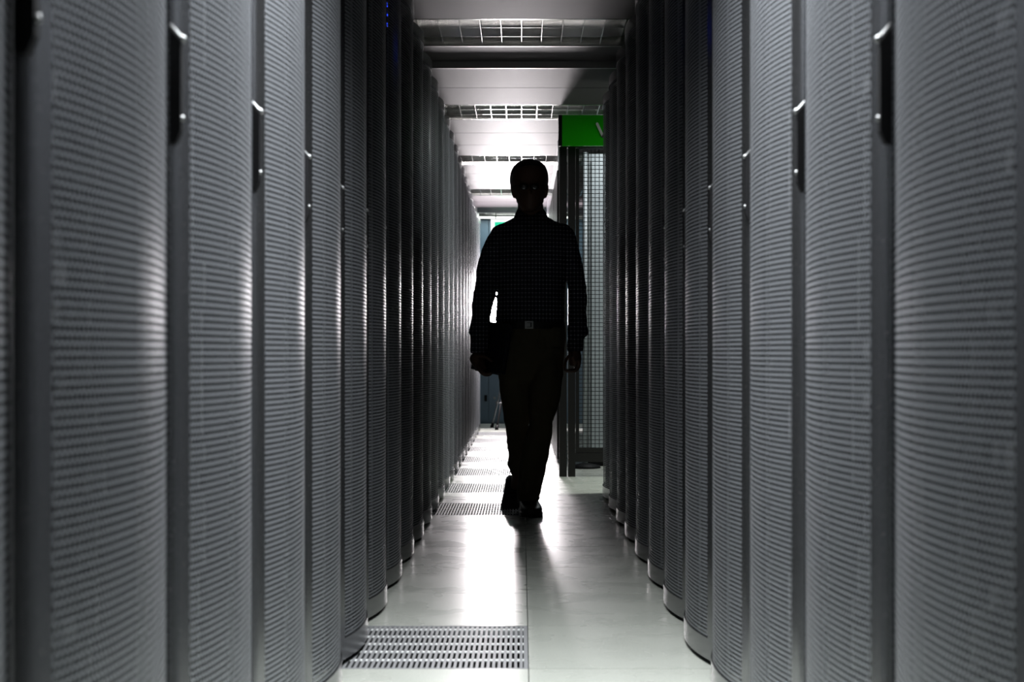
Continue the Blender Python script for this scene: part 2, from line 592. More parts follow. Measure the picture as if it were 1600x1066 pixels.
def make_rack(hs, height):
    """hs: side (local y) that carries the latch; returns dict of meshes"""
    P = {}
    BW = 0.052
    z0, z1 = 0.014, height - 0.004
    bm = bmesh.new()
    curved_slab(bm, -HW, -HW + BW, z0, z1, 8, 0.020)
    curved_slab(bm, HW - BW, HW, z0, z1, 8, 0.020)
    curved_slab(bm, -HW + BW, HW - BW, z0, z0 + 0.055, 16, 0.018)
    curved_slab(bm, -HW + BW, HW - BW, z1 - 0.05, z1, 16, 0.018)
    P['door'] = to_mesh(bm, 'door', M['door'], smooth=True)
    P['door'].set_sharp_from_angle(angle=math.radians(35))
    bm = bmesh.new()
    curved_slab(bm, -HW + BW, HW - BW, z0 + 0.055, z1 - 0.05, 20, 0.0, off=-0.004, back=False)
    nf = len(bm.faces)
    curved_slab(bm, -HW + BW, HW - BW, z0 + 0.055, z1 - 0.05, 20, 0.0, off=-0.0052, back=False)  # back layer, coloured dark to stand for shade within the holes
    bm.faces.ensure_lookup_table()
    for i in range(nf, len(bm.faces)):
        bm.faces[i].material_index = 1
    P['mesh_panel'] = to_mesh(bm, 'mesh_panel', M['perf'], smooth=True)
    P['mesh_panel'].materials.append(M['perf_shaded'])
    # black latch fin on the solid border, slanted top
    bm = bmesh.new()
    yc = hs * 0.283
    x0, x1 = -0.056, -0.030
    pts = [(x0, 1.100), (x1 - 0.008, 1.100), (x1, 1.118), (x1, 1.238), (x1 - 0.003, 1.243), (x0 + 0.003, 1.266), (x0, 1.266)]
    fr_ = [bm.verts.new((x, yc - 0.008, z)) for x, z in pts]
    bk_ = [bm.verts.new((x, yc + 0.008, z)) for x, z in pts]
    n = len(pts)
    bm.faces.new(fr_)
    bm.faces.new(bk_[::-1])
    for k in range(n):
        bm.faces.new((fr_[k], fr_[(k + 1) % n], bk_[(k + 1) % n], bk_[k]))
    P['handle'] = to_mesh(bm, 'handle', M['black'], bevel=0.002)
    bm = bmesh.new()
    add_tube(bm, [(x0 + 0.003, yc, 1.270), (x1 - 0.003, yc, 1.247), (x1 - 0.001, yc, 1.245), (x1 + 0.005, yc, 1.241)], [0.0025, 0.003, 0.005, 0.004], 10)
    P['latch_tip'] = to_mesh(bm, 'latch_tip', M['chrome'], smooth=True)
    bm = bmesh.new()
    add_tube(bm, [(x1 - 0.004, yc, 1.135), (x1 + 0.003, yc, 1.135)], 0.004, 10)
    P['latch_screw'] = to_mesh(bm, 'latch_screw', M['chrome'], smooth=True)
    # cabinet: sides, top, back, base, front posts
    D = 1.02
    bm = boxes((-D, -0.078, -0.298, -0.284, 0.012, height), (-D, -0.078, 0.284, 0.298, 0.012, height),
               (-D, -0.066, -0.284, 0.284, height - 0.02, height), (-D, -D + 0.015, -0.284, 0.284, 0.02, height - 0.02),
               (-D, -0.085, -0.284, 0.284, 0.012, 0.045), (-0.078, -0.070, -0.298, -0.235, 0.012, height - 0.02),
               (-0.078, -0.070, 0.235, 0.298, 0.012, height - 0.02))
    P['cabinet'] = to_mesh(bm, 'cabinet', M['rack'])
    P['plinth'] = to_mesh(boxes((-D + 0.02, -0.10, -0.27, 0.27, 0.0, 0.014)), 'plinth', M['black'])
    return P


def server_mesh(seed, height):
    rnd = random.Random(seed)
    bm = bmesh.new()
    z = 0.09
    lights = bmesh.new()
    while z < height - 0.15:
        u = rnd.choice([1, 1, 1, 2, 2, 4]) * 0.0445
        x = -0.13 - rnd.choice([0, 0.004, 0.01, 0.02])
        add_box(bm, -0.8, x, -0.225, 0.225, z + 0.001, z + u - 0.001)
        y = -0.215
        while y < 0.19:
            w = rnd.uniform(0.02, 0.07)
            if rnd.random() < 0.45:
                add_box(lights, x - 0.001, x + 0.006, y, y + w * 0.8, z + 0.006, z + min(u, 0.044) - 0.008)
            y += w + 0.012
        for s in (-1, 1):
            add_box(lights, x, x + 0.022, s * 0.222 - 0.006, s * 0.222 + 0.006, z + 0.008, z + u - 0.008)
        z += u
    return to_mesh(bm, 'server_stack', M['server']), to_mesh(lights, 'server_bezels', M['server_light'])


H_L, H_R = H * 2.735, H * 2.775
servers = [server_mesh(s, 2.2) for s in range(4)]
PL = make_rack(-1, H_L)
PR = make_rack(1, H_R)


def build_rack(P, label, group, x, y, rz, sv):
    t = thing('server_rack', label, 'server rack', (x, y, 0), rz, group)
    link('cabinet', P['cabinet'], t)
    link('plinth', P['plinth'], t)
    d = link('door', P['door'], t)
    link('mesh_panel', P['mesh_panel'], d)
    link('handle', P['handle'], d)
    link('latch_tip', P['latch_tip'], d)
    link('latch_screw', P['latch_screw'], d)
    s = link('server_stack', sv[0], t)
    b = link('server_bezels', sv[1], s)
    b['kind'] = 'stuff'
    return t


NUM = ['nearest', 'second', 'third', 'fourth', 'fifth', 'sixth', 'seventh', 'eighth', 'ninth', 'tenth', 'eleventh', 'twelfth', 'thirteenth',
       'fourteenth', 'fifteenth', 'sixteenth', 'seventeenth', 'eighteenth', 'nineteenth', 'twentieth', 'twenty-first', 'twenty-second',
       'twenty-third', 'twenty-fourth', 'twenty-fifth']
WL, WR = 0.433, 0.457
YC = 1.09
left_racks = []
for i in range(25):
    if i == 0:
        lb = 'nearest black server rack of the left row, cut off by the left picture edge'
    elif i == 7:
        lb = 'black server rack with a blue light behind its mesh, eighth in the left row'
    elif i == 24:
        lb = 'last black server rack at the far end of the left row, brightly lit edge'
    else:
        lb = '%s black server rack from the camera in the left row, bulging mesh door' % NUM[i]
    left_racks.append(build_rack(PL, lb, 'server racks of the left row', -WL, YC + 0.6 * i, 0, servers[i % 4]))
for i in range(13):
    if i == 0:
        lb = 'nearest black server rack of the right row, mostly outside the right picture edge'
    elif i == 12:
        lb = 'last black server rack of the right row, in front of the wire cage'
    else:
        lb = '%s black server rack from the camera in the right row, bulging mesh door' % NUM[i]
    build_rack(PR, lb, 'server racks of the right row', WR, YC + 0.6 * i, math.pi, servers[(i + 2) % 4])
bm = boxes((-0.052, -0.046, -0.16, -0.02, 1.985, 1.993), (-0.052, -0.046, -0.16, -0.02, 2.02, 2.028), (-0.052, -0.046, -0.16, -0.02, 2.055, 2.063))
li = obj('indicator_light', bm, M['blue'], left_racks[7])
li['label'] = 'blue glowing indicator strips'

# ================================================================ CAGE
cage = thing('wire_cage', 'black steel cage with wire mesh door behind the right rack row', 'cage', (0.25, 9.7, 0))
CH = 2.17


def cobj(name, bs, m, parent=cage, bevel=0.0):
    bm = bmesh.new()
    for b in bs:
        add_box(bm, b[0] - 0.25, b[1] - 0.25, b[2] - 9.7, b[3] - 9.7, b[4], b[5])
    return obj(name, bm, m, parent, bevel=bevel)


cobj('post', [(0.249, 0.298, 9.70, 9.75, 0, CH)], M['cage'], bevel=0.002)
cobj('post', [(0.306, 0.354, 9.70, 9.75, 0, CH)], M['cage'], bevel=0.002)
cobj('post', [(1.40, 1.45, 9.70, 9.75, 0, CH)], M['cage'], bevel=0.002)
cobj('post', [(2.60, 2.65, 9.70, 9.75, 0, CH)], M['cage'], bevel=0.002)
cobj('bottom_rail', [(0.354, 1.40, 9.70, 9.75, 0.098, 0.156)], M['cage'], bevel=0.002)
cobj('bottom_rail', [(1.45, 2.60, 9.70, 9.75, 0.098, 0.156)], M['cage'], bevel=0.002)
cobj('top_rail', [(0.249, 2.65, 9.70, 9.75, CH, CH + 0.05)], M['cage'], bevel=0.002)
door = cobj('door', [(0.357, 0.378, 9.705, 9.745, 0.158, CH - 0.004), (1.376, 1.397, 9.705, 9.745, 0.158, CH - 0.004),
                     (0.378, 1.376, 9.705, 9.745, 0.158, 0.190), (0.378, 1.376, 9.705, 9.745, CH - 0.008, CH - 0.004)], M['cage'])


def wires(x0, x1, z0, z1):
    bm = bmesh.new()
    y = 9.725
    n = int((x1 - x0) / 0.0265)
    for i in range(n + 1):
        x = x0 + (x1 - x0) * i / n
        add_box(bm, x - 0.0022 - 0.25, x + 0.0022 - 0.25, y - 0.0022 - 9.7, y + 0.0022 - 9.7, z0, z1)
    n = int((z1 - z0) / 0.0265)
    for i in range(n + 1):
        z = z0 + (z1 - z0) * i / n
        add_box(bm, x0 - 0.25, x1 - 0.25, y - 0.0066 - 9.7, y - 0.0022 - 9.7, z - 0.0022, z + 0.0022)
    return bm


w = obj('wire_mesh', wires(0.378, 1.376, 0.190, CH - 0.008), M['wire'], door)
w['kind'] = 'stuff'
w = obj('wire_mesh', wires(1.45, 2.60, 0.156, CH), M['wire'], cage)
w['kind'] = 'stuff'
# solid side of the cage running down the aisle: dark panels with open joints
ys = 10.9
for i in range(4):
    y1 = ys + 1.14
    cobj('side_panel', [(0.262, 0.292, ys, y1, 0.03, CH)], M['cage'], bevel=0.003)
    cobj('foot', [(0.268, 0.286, ys + 0.05, ys + 0.11, 0, 0.03), (0.268, 0.286, y1 - 0.11, y1 - 0.05, 0, 0.03)], M['chrome'])
    cobj('acrylic_strip', [(0.268, 0.274, ys, y1 + 0.05, CH + 0.005, HC - 0.006)], M['acrylic'])
    ys = y1 + 0.07

# green sign above the cage door
sign = thing('hanging_sign', 'green sign board with a pale letter above the cage door', 'sign', (0.24, 9.58, 2.165))
obj('board', boxes((0.024, 0.62, 0, 0.03, 0, 0.2), ), M['green'], sign, bevel=0.002)
obj('end_cap', boxes((0, 0.024, -0.001, 0.031, -0.001, 0.201)), M['black'], sign)
obj('bracket', boxes((0.05, 0.08, 0.03, 0.125, 0.06, 0.09), (0.5, 0.53, 0.03, 0.125, 0.06, 0.09)), M['cage'], sign)
bm = bmesh.new()


def stroke(p, q, w):
    a, b = Vector((p[0], 0, p[1])), Vector((q[0], 0, q[1]))
    d = (b - a).normalized()
    nrm = Vector((-d.z, 0, d.x)) * w
    pts = []
    for c, sgn in ((a, -1), (b, 1)):
        for k in range(7):
            t = math.pi * (k / 6 - 0.5)
            pts.append(c + d * (sgn * math.cos(t) * w) + nrm * (math.sin(t) * (1 if sgn > 0 else -1)))
    f0 = [bm.verts.new(v + Vector((0, -0.003, 0))) for v in pts]
    f1 = [bm.verts.new(v + Vector((0, 0.0, 0))) for v in pts]
    bm.faces.new(f0)
    bm.faces.new(f1[::-1])
    for k in range(len(pts)):
        bm.faces.new((f0[k], f0[(k + 1) % len(pts)], f1[(k + 1) % len(pts)], f1[k]))


stroke((0.252, 0.143), (0.290, 0.060), 0.0085)
stroke((0.290, 0.060), (0.328, 0.143), 0.0085)
l = obj('letter', bm, M['signletter'], sign)
l['label'] = 'pale grey letter V'

# things standing inside the cage
cab = thing('pale_cabinet', 'tall pale grey cabinet seen through the wire mesh of the cage', 'cabinet', (0.485, 10.6, 0))
obj('carcass', boxes((0, 0.62, 0, 0.8, 0.06, 2.25)), M['white'], cab, bevel=0.004)
obj('plinth', boxes((0.01, 0.61, 0.02, 0.78, 0, 0.06)), M['black'], cab)
obj('door_panel', boxes((0.02, 0.30, -0.012, 0, 0.10, 2.2)), M['white'], cab, bevel=0.002)
obj('door_panel', boxes((0.32, 0.60, -0.012, 0, 0.10, 2.2)), M['white'], cab, bevel=0.002)
pole = thing('pole', 'slim pale upright pole on a round black foot inside the cage', 'pole', (0.452, 10.45, 0))
bm = bmesh.new()
add_tube(bm, [(0, 0, 0.03), (0, 0, 2.24)], 0.017, 14)
obj('shaft', bm, M['white'], pole, smooth=True)
bm = bmesh.new()
add_tube(bm, [(0, 0, 0), (0, 0, 0.018), (0, 0, 0.034)], [0.11, 0.105, 0.03], 24)
obj('base', bm, M['black'], pole, smooth=True)

# ================================================================ FAR END
cl = thing('storage_closet', 'blue-grey double door closet at the far end of the aisle', 'closet', (-0.95, 17.0, 0))
obj('carcass', boxes((0.0, 1.9, 0.02, 0.55, 0.0, 2.36)), M['closet'], cl)
for x0, x1 in ((0.0, 0.566), (0.574, 1.23), (1.238, 1.9)):
    dd = obj('door', boxes((x0 + 0.002, x1 - 0.002, 0, 0.02, 0.03, 2.35)), M['closet'], cl, bevel=0.003)
    if x0 < 0.1:
        obj('handle', boxes((x1 - 0.045, x1 - 0.015, -0.022, 0, 0.26, 0.33)), M['black'], dd, bevel=0.004)
    elif x0 < 1:
        obj('lock', boxes((x0 + 0.05, x0 + 0.075, -0.018, 0, 0.285, 0.31)), M['chrome'], dd, bevel=0.004)
struct(obj('trim_1', boxes((-1.9, 4.2, 16.9, 17.6, 2.362, 2.394)), M['cream']))

ex = thing('exit_sign', 'lit green and white exit sign hanging at the far end above the shoulder', 'sign', (-0.345, 16.45, 2.03))
obj('case', boxes((0, 0.52, 0, 0.06, 0, 0.285)), M['exitwhite'], ex, bevel=0.004)
obj('panel', boxes((0.045, 0.475, -0.004, 0, 0.035, 0.250)), M['exit'], ex)
bm = bmesh.new()
add_tube(bm, [(0.16, -0.006, 0.205), (0.16, -0.004, 0.205)], 0.018, 12)
for p, q in (((0.17, 0.18), (0.20, 0.12)), ((0.20, 0.12), (0.17, 0.06)), ((0.20, 0.12), (0.25, 0.08)), ((0.17, 0.175), (0.22, 0.165)), ((0.17, 0.175), (0.13, 0.14))):
    add_tube(bm, [(p[0], -0.005, p[1]), (q[0], -0.005, q[1])], 0.009, 8)
add_box(bm, 0.33, 0.43, -0.006, -0.003, 0.05, 0.23)
obj('pictogram', bm, M['exitwhite'], ex)
obj('hanger', boxes((0.05, 0.06, 0.025, 0.035, 0.285, 0.36), (0.46, 0.47, 0.025, 0.035, 0.285, 0.36)), M['cage'], ex)

# photographer's light on a tripod, behind the man
LX, LY, LZ = -0.11, 16.05, 1.36
st = thing('studio_light', 'studio light on a black tripod stand behind the man, legs visible beside his knee', 'light', (LX, LY, 0))
top = Vector((0, 0, 0.95))
for nm, foot, m_ in (('leg', (-0.215, 0.13, 0.0), 'standgrey'), ('leg', (-0.155, -0.42, 0.0), 'stand'), ('leg', (0.42, 0.0, 0.0), 'stand')):
    bm = bmesh.new()
    fv = Vector(foot)
    add_tube(bm, [fv + Vector((0, 0, 0.012)), fv.lerp(top, 0.08), top], [0.012, 0.012, 0.012], 10)
    lg = obj(nm, bm, M[m_], st, smooth=True)
    bm = bmesh.new()
    add_tube(bm, [fv, fv + Vector((0, 0, 0.01)), fv.lerp(top, 0.05)], [0.020, 0.020, 0.015], 10)
    obj('foot', bm, M['black'], lg, smooth=True)
    bm = bmesh.new()
    c = fv.lerp(top, 0.29)
    add_tube(bm, [c - Vector((0.022, 0, 0)), c + Vector((0.022, 0, 0))], 0.014, 10)
    obj('clamp', bm, M['chrome'], lg, smooth=True)
bm = bmesh.new()
add_tube(bm, [(0, 0, 0.70), (0, 0, LZ - 0.02)], 0.013, 12)
obj('column', bm, M['stand'], st, smooth=True)
bm = bmesh.new()
add_tube(bm, [(0, 0.62, LZ), (0, 0.36, LZ), (0, 0.34, LZ), (0, 0.0, LZ), (0, -0.02, LZ)], [0.06, 0.06, 0.09, 0.315, 0.32], 24)
obj('light_head', bm, M['stand'], st, smooth=True)
bm = bmesh.new()
add_tube(bm, [(0, -0.022, LZ), (0, -0.028, LZ)], [0.305, 0.300], 24)
obj('diffuser', bm, M['lamp'], st)
area('flash', (0, -0.05, LZ), (math.radians(-90), 0, 0), 0.60, 0.60, P_FLASH, (1.0, 0.93, 0.95), shape='DISK', parent=st)

# ================================================================ PERSON
YB = 7.45


def remeshed(bm, name, m, parent, voxel=0.006, smooth_it=3, disp=None):
    bmesh.ops.recalc_face_normals(bm, faces=bm.faces[:])
    me = bpy.data.meshes.new(name + '_raw')
    bm.to_mesh(me)
    bm.free()
    o = bpy.data.objects.new(name + '_raw', me)
    COL.objects.link(o)
    rm = o.modifiers.new('r', 'REMESH')
    rm.mode = 'VOXEL'
    rm.voxel_size = voxel
    sm = o.modifiers.new('s', 'SMOOTH')
    sm.iterations = smooth_it
    sm.factor = 0.5
    if disp:
        tx = bpy.data.textures.new(name + '_folds', 'CLOUDS')
        tx.noise_scale = disp[0]
        dm = o.modifiers.new('d', 'DISPLACE')
        dm.texture = tx
        dm.strength = disp[1]
        dm.mid_level = 0.5
    dg = bpy.context.evaluated_depsgraph_get()
    out = bpy.data.meshes.new_from_object(o.evaluated_get(dg))
    bpy.data.objects.remove(o)
    bpy.data.meshes.remove(me)
    out.name = name
    out.materials.clear()
    out.materials.append(m)
    for p in out.polygons:
        p.use_smooth = True
    no = link(name, out, parent)
    no.matrix_parent_inverse = parent.matrix_world.inverted() if parent.parent is None else Matrix()
    return no


def prings(rows, sub=4):
    """rows of (pixel y, left x, right x, Y, half depth) measured on the photograph -> rings in metres"""
    out = []
    for py, xl, xr, Y, ry in rows:
        a, b = W(xl, py, Y), W(xr, py, Y)
        out.append(((a.x + b.x) / 2, Y, a.z, (b.x - a.x) / 2, ry))
    return spline(out, sub)


man = thing('person', 'man in dark checked shirt and trousers walking towards the camera carrying a laptop', 'person', (0, 0, 0))

# ---- body: head, neck, trunk, arms with hands and legs in one surface
bm = bmesh.new()
yh = YB - 0.03
add_loft(bm, prings([(252.5, 822, 833, yh + .02, .025), (254, 815, 840, yh + .015, .055), (259, 808, 847.5, yh + .01, .078), (268, 801.5, 853.5, yh, .093), (279, 799, 855, yh, .099),
                     (289, 799.5, 854, yh, .100), (298, 803, 851.5, yh - .005, .098), (307, 806.5, 849.5, yh - .012, .092), (315, 807, 849.5, yh - .02, .083),
                     (322, 811, 845, yh - .03, .070), (328, 816, 840, yh - .045, .050), (331, 822, 834, yh - .055, .028)]), 32)
# neck
add_loft(bm, prings([(300, 811, 846, YB + .02, .06), (318, 809, 848.5, YB + .02, .062), (330, 808, 850, YB + .02, .065), (342, 802, 856, YB + .02, .07)]), 24)
# trunk (under the shirt)
add_loft(bm, prings([(342, 806, 856, YB + .01, .065), (352, 790, 872, YB, .085), (366, 780, 884, YB, .10), (400, 782, 880, YB, .115), (450, 784, 878, YB, .11), (500, 782, 876, YB, .10), (540, 784, 878, YB, .10), (580, 786, 874, YB, .09)]), 28)
# nose, brow, ears
for px, py, dy, r in ((827, 297, -.108, .008), (827, 303, -.116, .010), (827, 292, -.104, .0065)):
    c = W(px, py, YB - 0.03)
    bmesh.ops.create_icosphere(bm, subdivisions=2, radius=r, matrix=Matrix.Translation(c + Vector((0, dy + .006, 0))))
for px in (817, 837):
    c = W(px, 285, yh)
    bmesh.ops.create_icosphere(bm, subdivisions=2, radius=.010, matrix=Matrix.Translation(c + Vector((0, -.088, 0))) @ Matrix.Diagonal((1.6, .7, .5, 1)))
c = W(827, 315, yh)
bmesh.ops.create_icosphere(bm, subdivisions=2, radius=.012, matrix=Matrix.Translation(c + Vector((0, -.088, 0))) @ Matrix.Diagonal((1.5, .7, .45, 1)))
for sgn, px in ((-1, 799.2), (1, 854.3)):
    add_loft(bm, prings([(289, px - 1.5, px + 2.5, yh + .01, .010), (293, px - 1.8, px + 3.0, yh + .012, .018), (299, px - 1.5 + sgn * -.6, px + 3 - sgn * .6, yh + .008, .017),
                         (306, px - 1 - sgn * 2.2, px + 3 - sgn * 2.2, yh + .002, .012), (310, px - .2 - sgn * 3.6, px + 2.6 - sgn * 3.6, yh - .002, .007)], 2), 12)
# arms
AL = [(362, 776, 796, YB, .04), (386, 760, 786, YB, .042), (435, 750, 774, YB, .04), (480, 744, 766, YB - .02, .038), (520, 741, 760, YB - .05, .034), (545, 741, 758, YB - .07, .028), (555, 741, 757, YB - .075, .026)]
add_loft(bm, prings(AL), 20)
AR = [(362, 870, 890, YB, .04), (386, 879, 900, YB, .042), (435, 887, 911, YB, .04), (480, 891, 913, YB - .02, .038), (520, 890, 911, YB - .05, .034), (545, 889, 906, YB - .06, .028), (553, 889, 906, YB - .06, .026)]
add_loft(bm, prings(AR), 20)


def finger(pts, r=.0088):
    P3 = [W(px, py, Y) for px, py, Y in pts]
    n = len(P3)
    rows = spline([tuple(p) for p in P3], 3)
    rr = [r * (1 - 0.28 * i / (len(rows) - 1)) for i in range(len(rows))]
    add_tube(bm, rows, rr, 10)


# hand that holds the laptop: palm outside, fingers curled under its lower edge
yl = YB - .08
add_loft(bm, prings([(550, 740, 757, yl, .026), (558, 734, 757, yl, .036), (566, 735, 758, yl, .040), (574, 741, 760, yl, .036), (579, 746, 761, yl, .026)]), 20)
for k, (oy, dp) in enumerate(((-.040, 0), (-.014, 2.2), (.012, 1.6), (.036, -.8))):
    finger([(745, 568, yl + oy), (750, 578 + dp, yl + oy), (758, 584 + dp, yl + oy), (766, 583 + dp, yl + oy), (770, 579 + dp, yl + oy)], .0095)
finger([(744, 556, yl - .03), (752, 556, yl - .058), (762, 560, yl - .068), (769, 565, yl - .066)], .0105)
# relaxed hand on the other side
yr = YB - .065
add_loft(bm, prings([(548, 889, 906.5, yr, .025), (556, 888, 908.5, yr, .032), (565, 889, 908.5, yr, .036), (572, 890, 906.5, yr, .034)]), 20)
for k, (oy, dp, tip) in enumerate(((-.036, -1.5, 881), (-.013, .5, 883.5), (.010, -.5, 886), (.032, -2.5, 888))):
    finger([(903, 562, yr + oy), (905, 571 + dp, yr + oy), (899.5, 579 + dp, yr + oy - .004), (890, 580.5 + dp, yr + oy - .008), (tip, 579.5 + dp, yr + oy - .010)], .0092)
finger([(894, 553, yr - .025), (886, 560, yr - .045), (882.5, 569, yr - .052), (881.5, 576, yr - .054)], .0100)
# legs (under the trousers)
add_loft(bm, prings([(545, 834, 876, YB - .02, .07), (600, 834, 870, YB - .05, .07), (660, 832, 858, YB - .08, .05), (720, 820, 850, YB - .03, .048), (790, 818, 838, YB + .03, .035)]), 20)
add_loft(bm, prings([(545, 788, 828, YB + .02, .07), (600, 788, 824, YB + .03, .07), (660, 794, 822, YB + .06, .05), (720, 801, 821, YB + .24, .045), (765, 797, 812, YB + .37, .033)]), 20)
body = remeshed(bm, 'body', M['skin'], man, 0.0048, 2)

# hair: cap over crown, sides and back
bm = bmesh.new()
add_loft(bm, prings([(250.5, 818, 836, yh + .025, .04), (252.5, 812, 843, yh + .025, .068), (258, 804.5, 850.5, yh + .022, .090), (267, 798.8, 855.2, yh + .022, .104), (278, 796.6, 857, yh + .030, .103),
                     (288, 797, 856.4, yh + .048, .088), (297, 800, 853.5, yh + .060, .074), (308, 805, 849, yh + .066, .058), (316, 810, 845, yh + .066, .045)]), 32)
remeshed(bm, 'hair', M['hair'], man, 0.005, 2)

# glasses
g = bmesh.new()
gy = yh - .108
eyes = [W(818.5, 291.5, gy), W(835.5, 291.5, gy)]
for e in eyes:
    ring = [e + Vector((math.cos(a) * .0225, 0, math.sin(a) * .016)) for a in [2 * math.pi * k / 20 for k in range(21)]]
    add_tube(g, ring, .0016, 6, caps=False)
add_tube(g, [eyes[0] + Vector((.022, 0, .003)), (eyes[0] + eyes[1]) / 2 + Vector((0, -.004, .006)), eyes[1] + Vector((-.022, 0, .003))], .0016, 6)
for e, s in ((eyes[0], -1), (eyes[1], 1)):
    add_tube(g, [e + Vector((s * .022, 0, .005)), e + Vector((s * .052, .02, .005)), e + Vector((s * .058, .10, .002))], .0016, 6)
gl = obj('glasses', g, M['black'], man, smooth=True)
for e in eyes:
    b2 = bmesh.new()
    bmesh.ops.create_uvsphere(b2, u_segments=18, v_segments=10, radius=1.0, matrix=Matrix.Translation(e) @ Matrix.Diagonal((.021, .0035, .0148, 1)))
    obj('lens', b2, M['lens'], gl, smooth=True)
for e in eyes:
    b2 = bmesh.new()
    bmesh.ops.create_uvsphere(b2, u_segments=14, v_segments=10, radius=.0115, matrix=Matrix.Translation(e + Vector((0, .024, 0))))
    obj('eye', b2, mat('eye_white', (.12, .115, .11), .3, noise=(30, .05, .02)), man, smooth=True)

# shirt
bm = bmesh.new()
add_loft(bm, prings([(338, 806, 853, YB + .015, .068), (343, 799, 862, YB + .01, .078), (349, 787, 874, YB + .005, .09), (356, 777, 887, YB, .10), (366, 771, 894, YB, .113), (385, 773, 890, YB - .004, .126),
                     (410, 776, 887, YB - .006, .132), (440, 778, 883.5, YB - .006, .130), (470, 776.5, 882, YB - .004, .125), (490, 775, 881.5, YB - .002, .122), (500, 774.5, 881.5, YB, .118), (507, 777, 880, YB, .112)]), 40)
SL = [(350, 781, 800, YB, .03), (356, 771, 802, YB, .048), (364, 766, 800, YB, .056), (374, 760, 796, YB, .060), (386, 754, 791, YB, .060), (398, 750, 788, YB, .058), (411, 746.8, 785, YB, .056), (423, 744.5, 781, YB, .056), (435, 743.5, 778.5, YB, .055),
      (450, 741.5, 776, YB - .004, .056), (464, 739, 773.5, YB - .01, .055), (480, 737, 769.5, YB - .02, .054), (492, 737.5, 766.5, YB - .03, .052), (503, 735.5, 766, YB - .04, .052), (512, 733.5, 766, YB - .048, .054), (519, 732.5, 766, YB - .055, .054),
      (526, 735, 764, YB - .06, .049), (532, 735.5, 763, YB - .065, .047), (540, 734.5, 762.5, YB - .07, .048), (548, 734.5, 761, YB - .075, .046), (552, 736, 759.5, YB - .077, .042)]
add_loft(bm, prings(SL), 28)
SR = [(350, 866, 882, YB, .03), (354, 864, 890, YB, .046), (360, 866, 895.5, YB, .054), (369, 869, 899.5, YB, .058), (386, 875, 904, YB, .060), (398, 878, 907, YB, .058), (410, 880, 909.5, YB, .056), (422, 882, 912, YB, .056), (435, 884.5, 914, YB, .055),
      (447, 887, 915.5, YB - .004, .056), (458, 888.5, 916.5, YB - .01, .055), (469, 888, 917.5, YB - .014, .054), (484, 888, 916.5, YB - .022, .052), (498, 887.5, 916.5, YB - .032, .052), (508, 887, 917.5, YB - .04, .053), (516, 886.5, 919, YB - .045, .054), (523, 886.5, 918, YB - .05, .052),
      (529, 887, 913, YB - .052, .047), (537, 886, 911.5, YB - .056, .046), (545, 886, 911.5, YB - .06, .046), (549, 887.5, 910, YB - .062, .042)]
add_loft(bm, prings(SR), 28)
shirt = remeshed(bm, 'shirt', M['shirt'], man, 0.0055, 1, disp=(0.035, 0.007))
# collar
bm = bmesh.new()
rows = []
N = 28
for (py, xl, xr, Y, ry) in ((327.5, 808, 850.5, YB + .018, .064), (333, 805.5, 853.5, YB + .016, .072), (341, 802.5, 857, YB + .010, .082)):
    a, b = W(xl, py, Y), W(xr, py, Y)
    ring = []
    for k in range(N + 1):
        t = math.radians(-90 + 14) + (2 * math.pi - math.radians(28)) * k / N
        front = max(0.0, -math.sin(t)) ** 3
        ring.append(bm.verts.new(((a.x + b.x) / 2 + (b.x - a.x) / 2 * math.cos(t), Y + ry * math.sin(t), a.z - front * .03)))
    rows.append(ring)
for r0, r1 in zip(rows, rows[1:]):
    for k in range(N):
        bm.faces.new((r0[k], r0[k + 1], r1[k + 1], r1[k]))
bmesh.ops.solidify(bm, geom=bm.faces[:], thickness=.004)
obj('collar', bm, M['shirt'], shirt, smooth=True)
bm = bmesh.new()
for py in (352, 372, 394, 417, 440, 463, 486):
    c = W(829, py, YB)
    add_tube(bm, [c + Vector((0, -.134 if py > 380 else -.118, 0)), c + Vector((0, -.139 if py > 380 else -.124, 0))], .005, 8)
obj('buttons', bm, M['black'], shirt)

# trousers
bm = bmesh.new()
add_loft(bm, prings([(503, 776.5, 881, YB, .114), (520, 778.5, 884, YB, .120), (545, 778, 882.5, YB, .122), (570, 778.5, 880, YB, .112), (592, 779, 879, YB, .095), (602, 790, 868, YB, .06)]), 36)
add_loft(bm, prings([(545, 832, 882, YB - .01, .095), (575, 831, 879.5, YB - .03, .098), (611, 826, 877, YB - .055, .092), (630, 825, 873.5, YB - .07, .084), (643, 824.5, 870, YB - .08, .078), (652, 825.5, 866, YB - .085, .076), (660, 826.8, 863.5, YB - .083, .076),
                     (666, 825.5, 864, YB - .08, .076), (680, 821, 862.5, YB - .065, .074), (710, 814, 857.5, YB - .035, .074), (728, 811, 854, YB - .015, .074), (743, 809.5, 851, YB, .074), (757, 808.5, 847.5, YB + .015, .075), (764, 808, 846.5, YB + .02, .078),
                     (770, 807.5, 845, YB + .025, .079), (775, 808.5, 843, YB + .028, .074), (779, 808, 843.5, YB + .03, .076), (783, 811, 841, YB + .03, .070)]), 32)
add_loft(bm, prings([(545, 779, 831, YB + .01, .095), (588, 779, 830, YB + .02, .096), (621, 782, 834, YB + .04, .088), (645, 786.5, 832, YB + .06, .078), (656, 787, 829.5, YB + .065, .076), (664, 789, 826, YB + .075, .075), (672, 790.5, 826, YB + .10, .074), (690, 792, 828, YB + .15, .072),
                     (712, 794.5, 828, YB + .22, .070), (721, 793.5, 825.5, YB + .26, .071), (727, 792.5, 825, YB + .28, .071), (733, 796, 824.5, YB + .30, .066), (738, 797, 823.5, YB + .315, .066), (743, 799.5, 822.5, YB + .325, .060)]), 32)
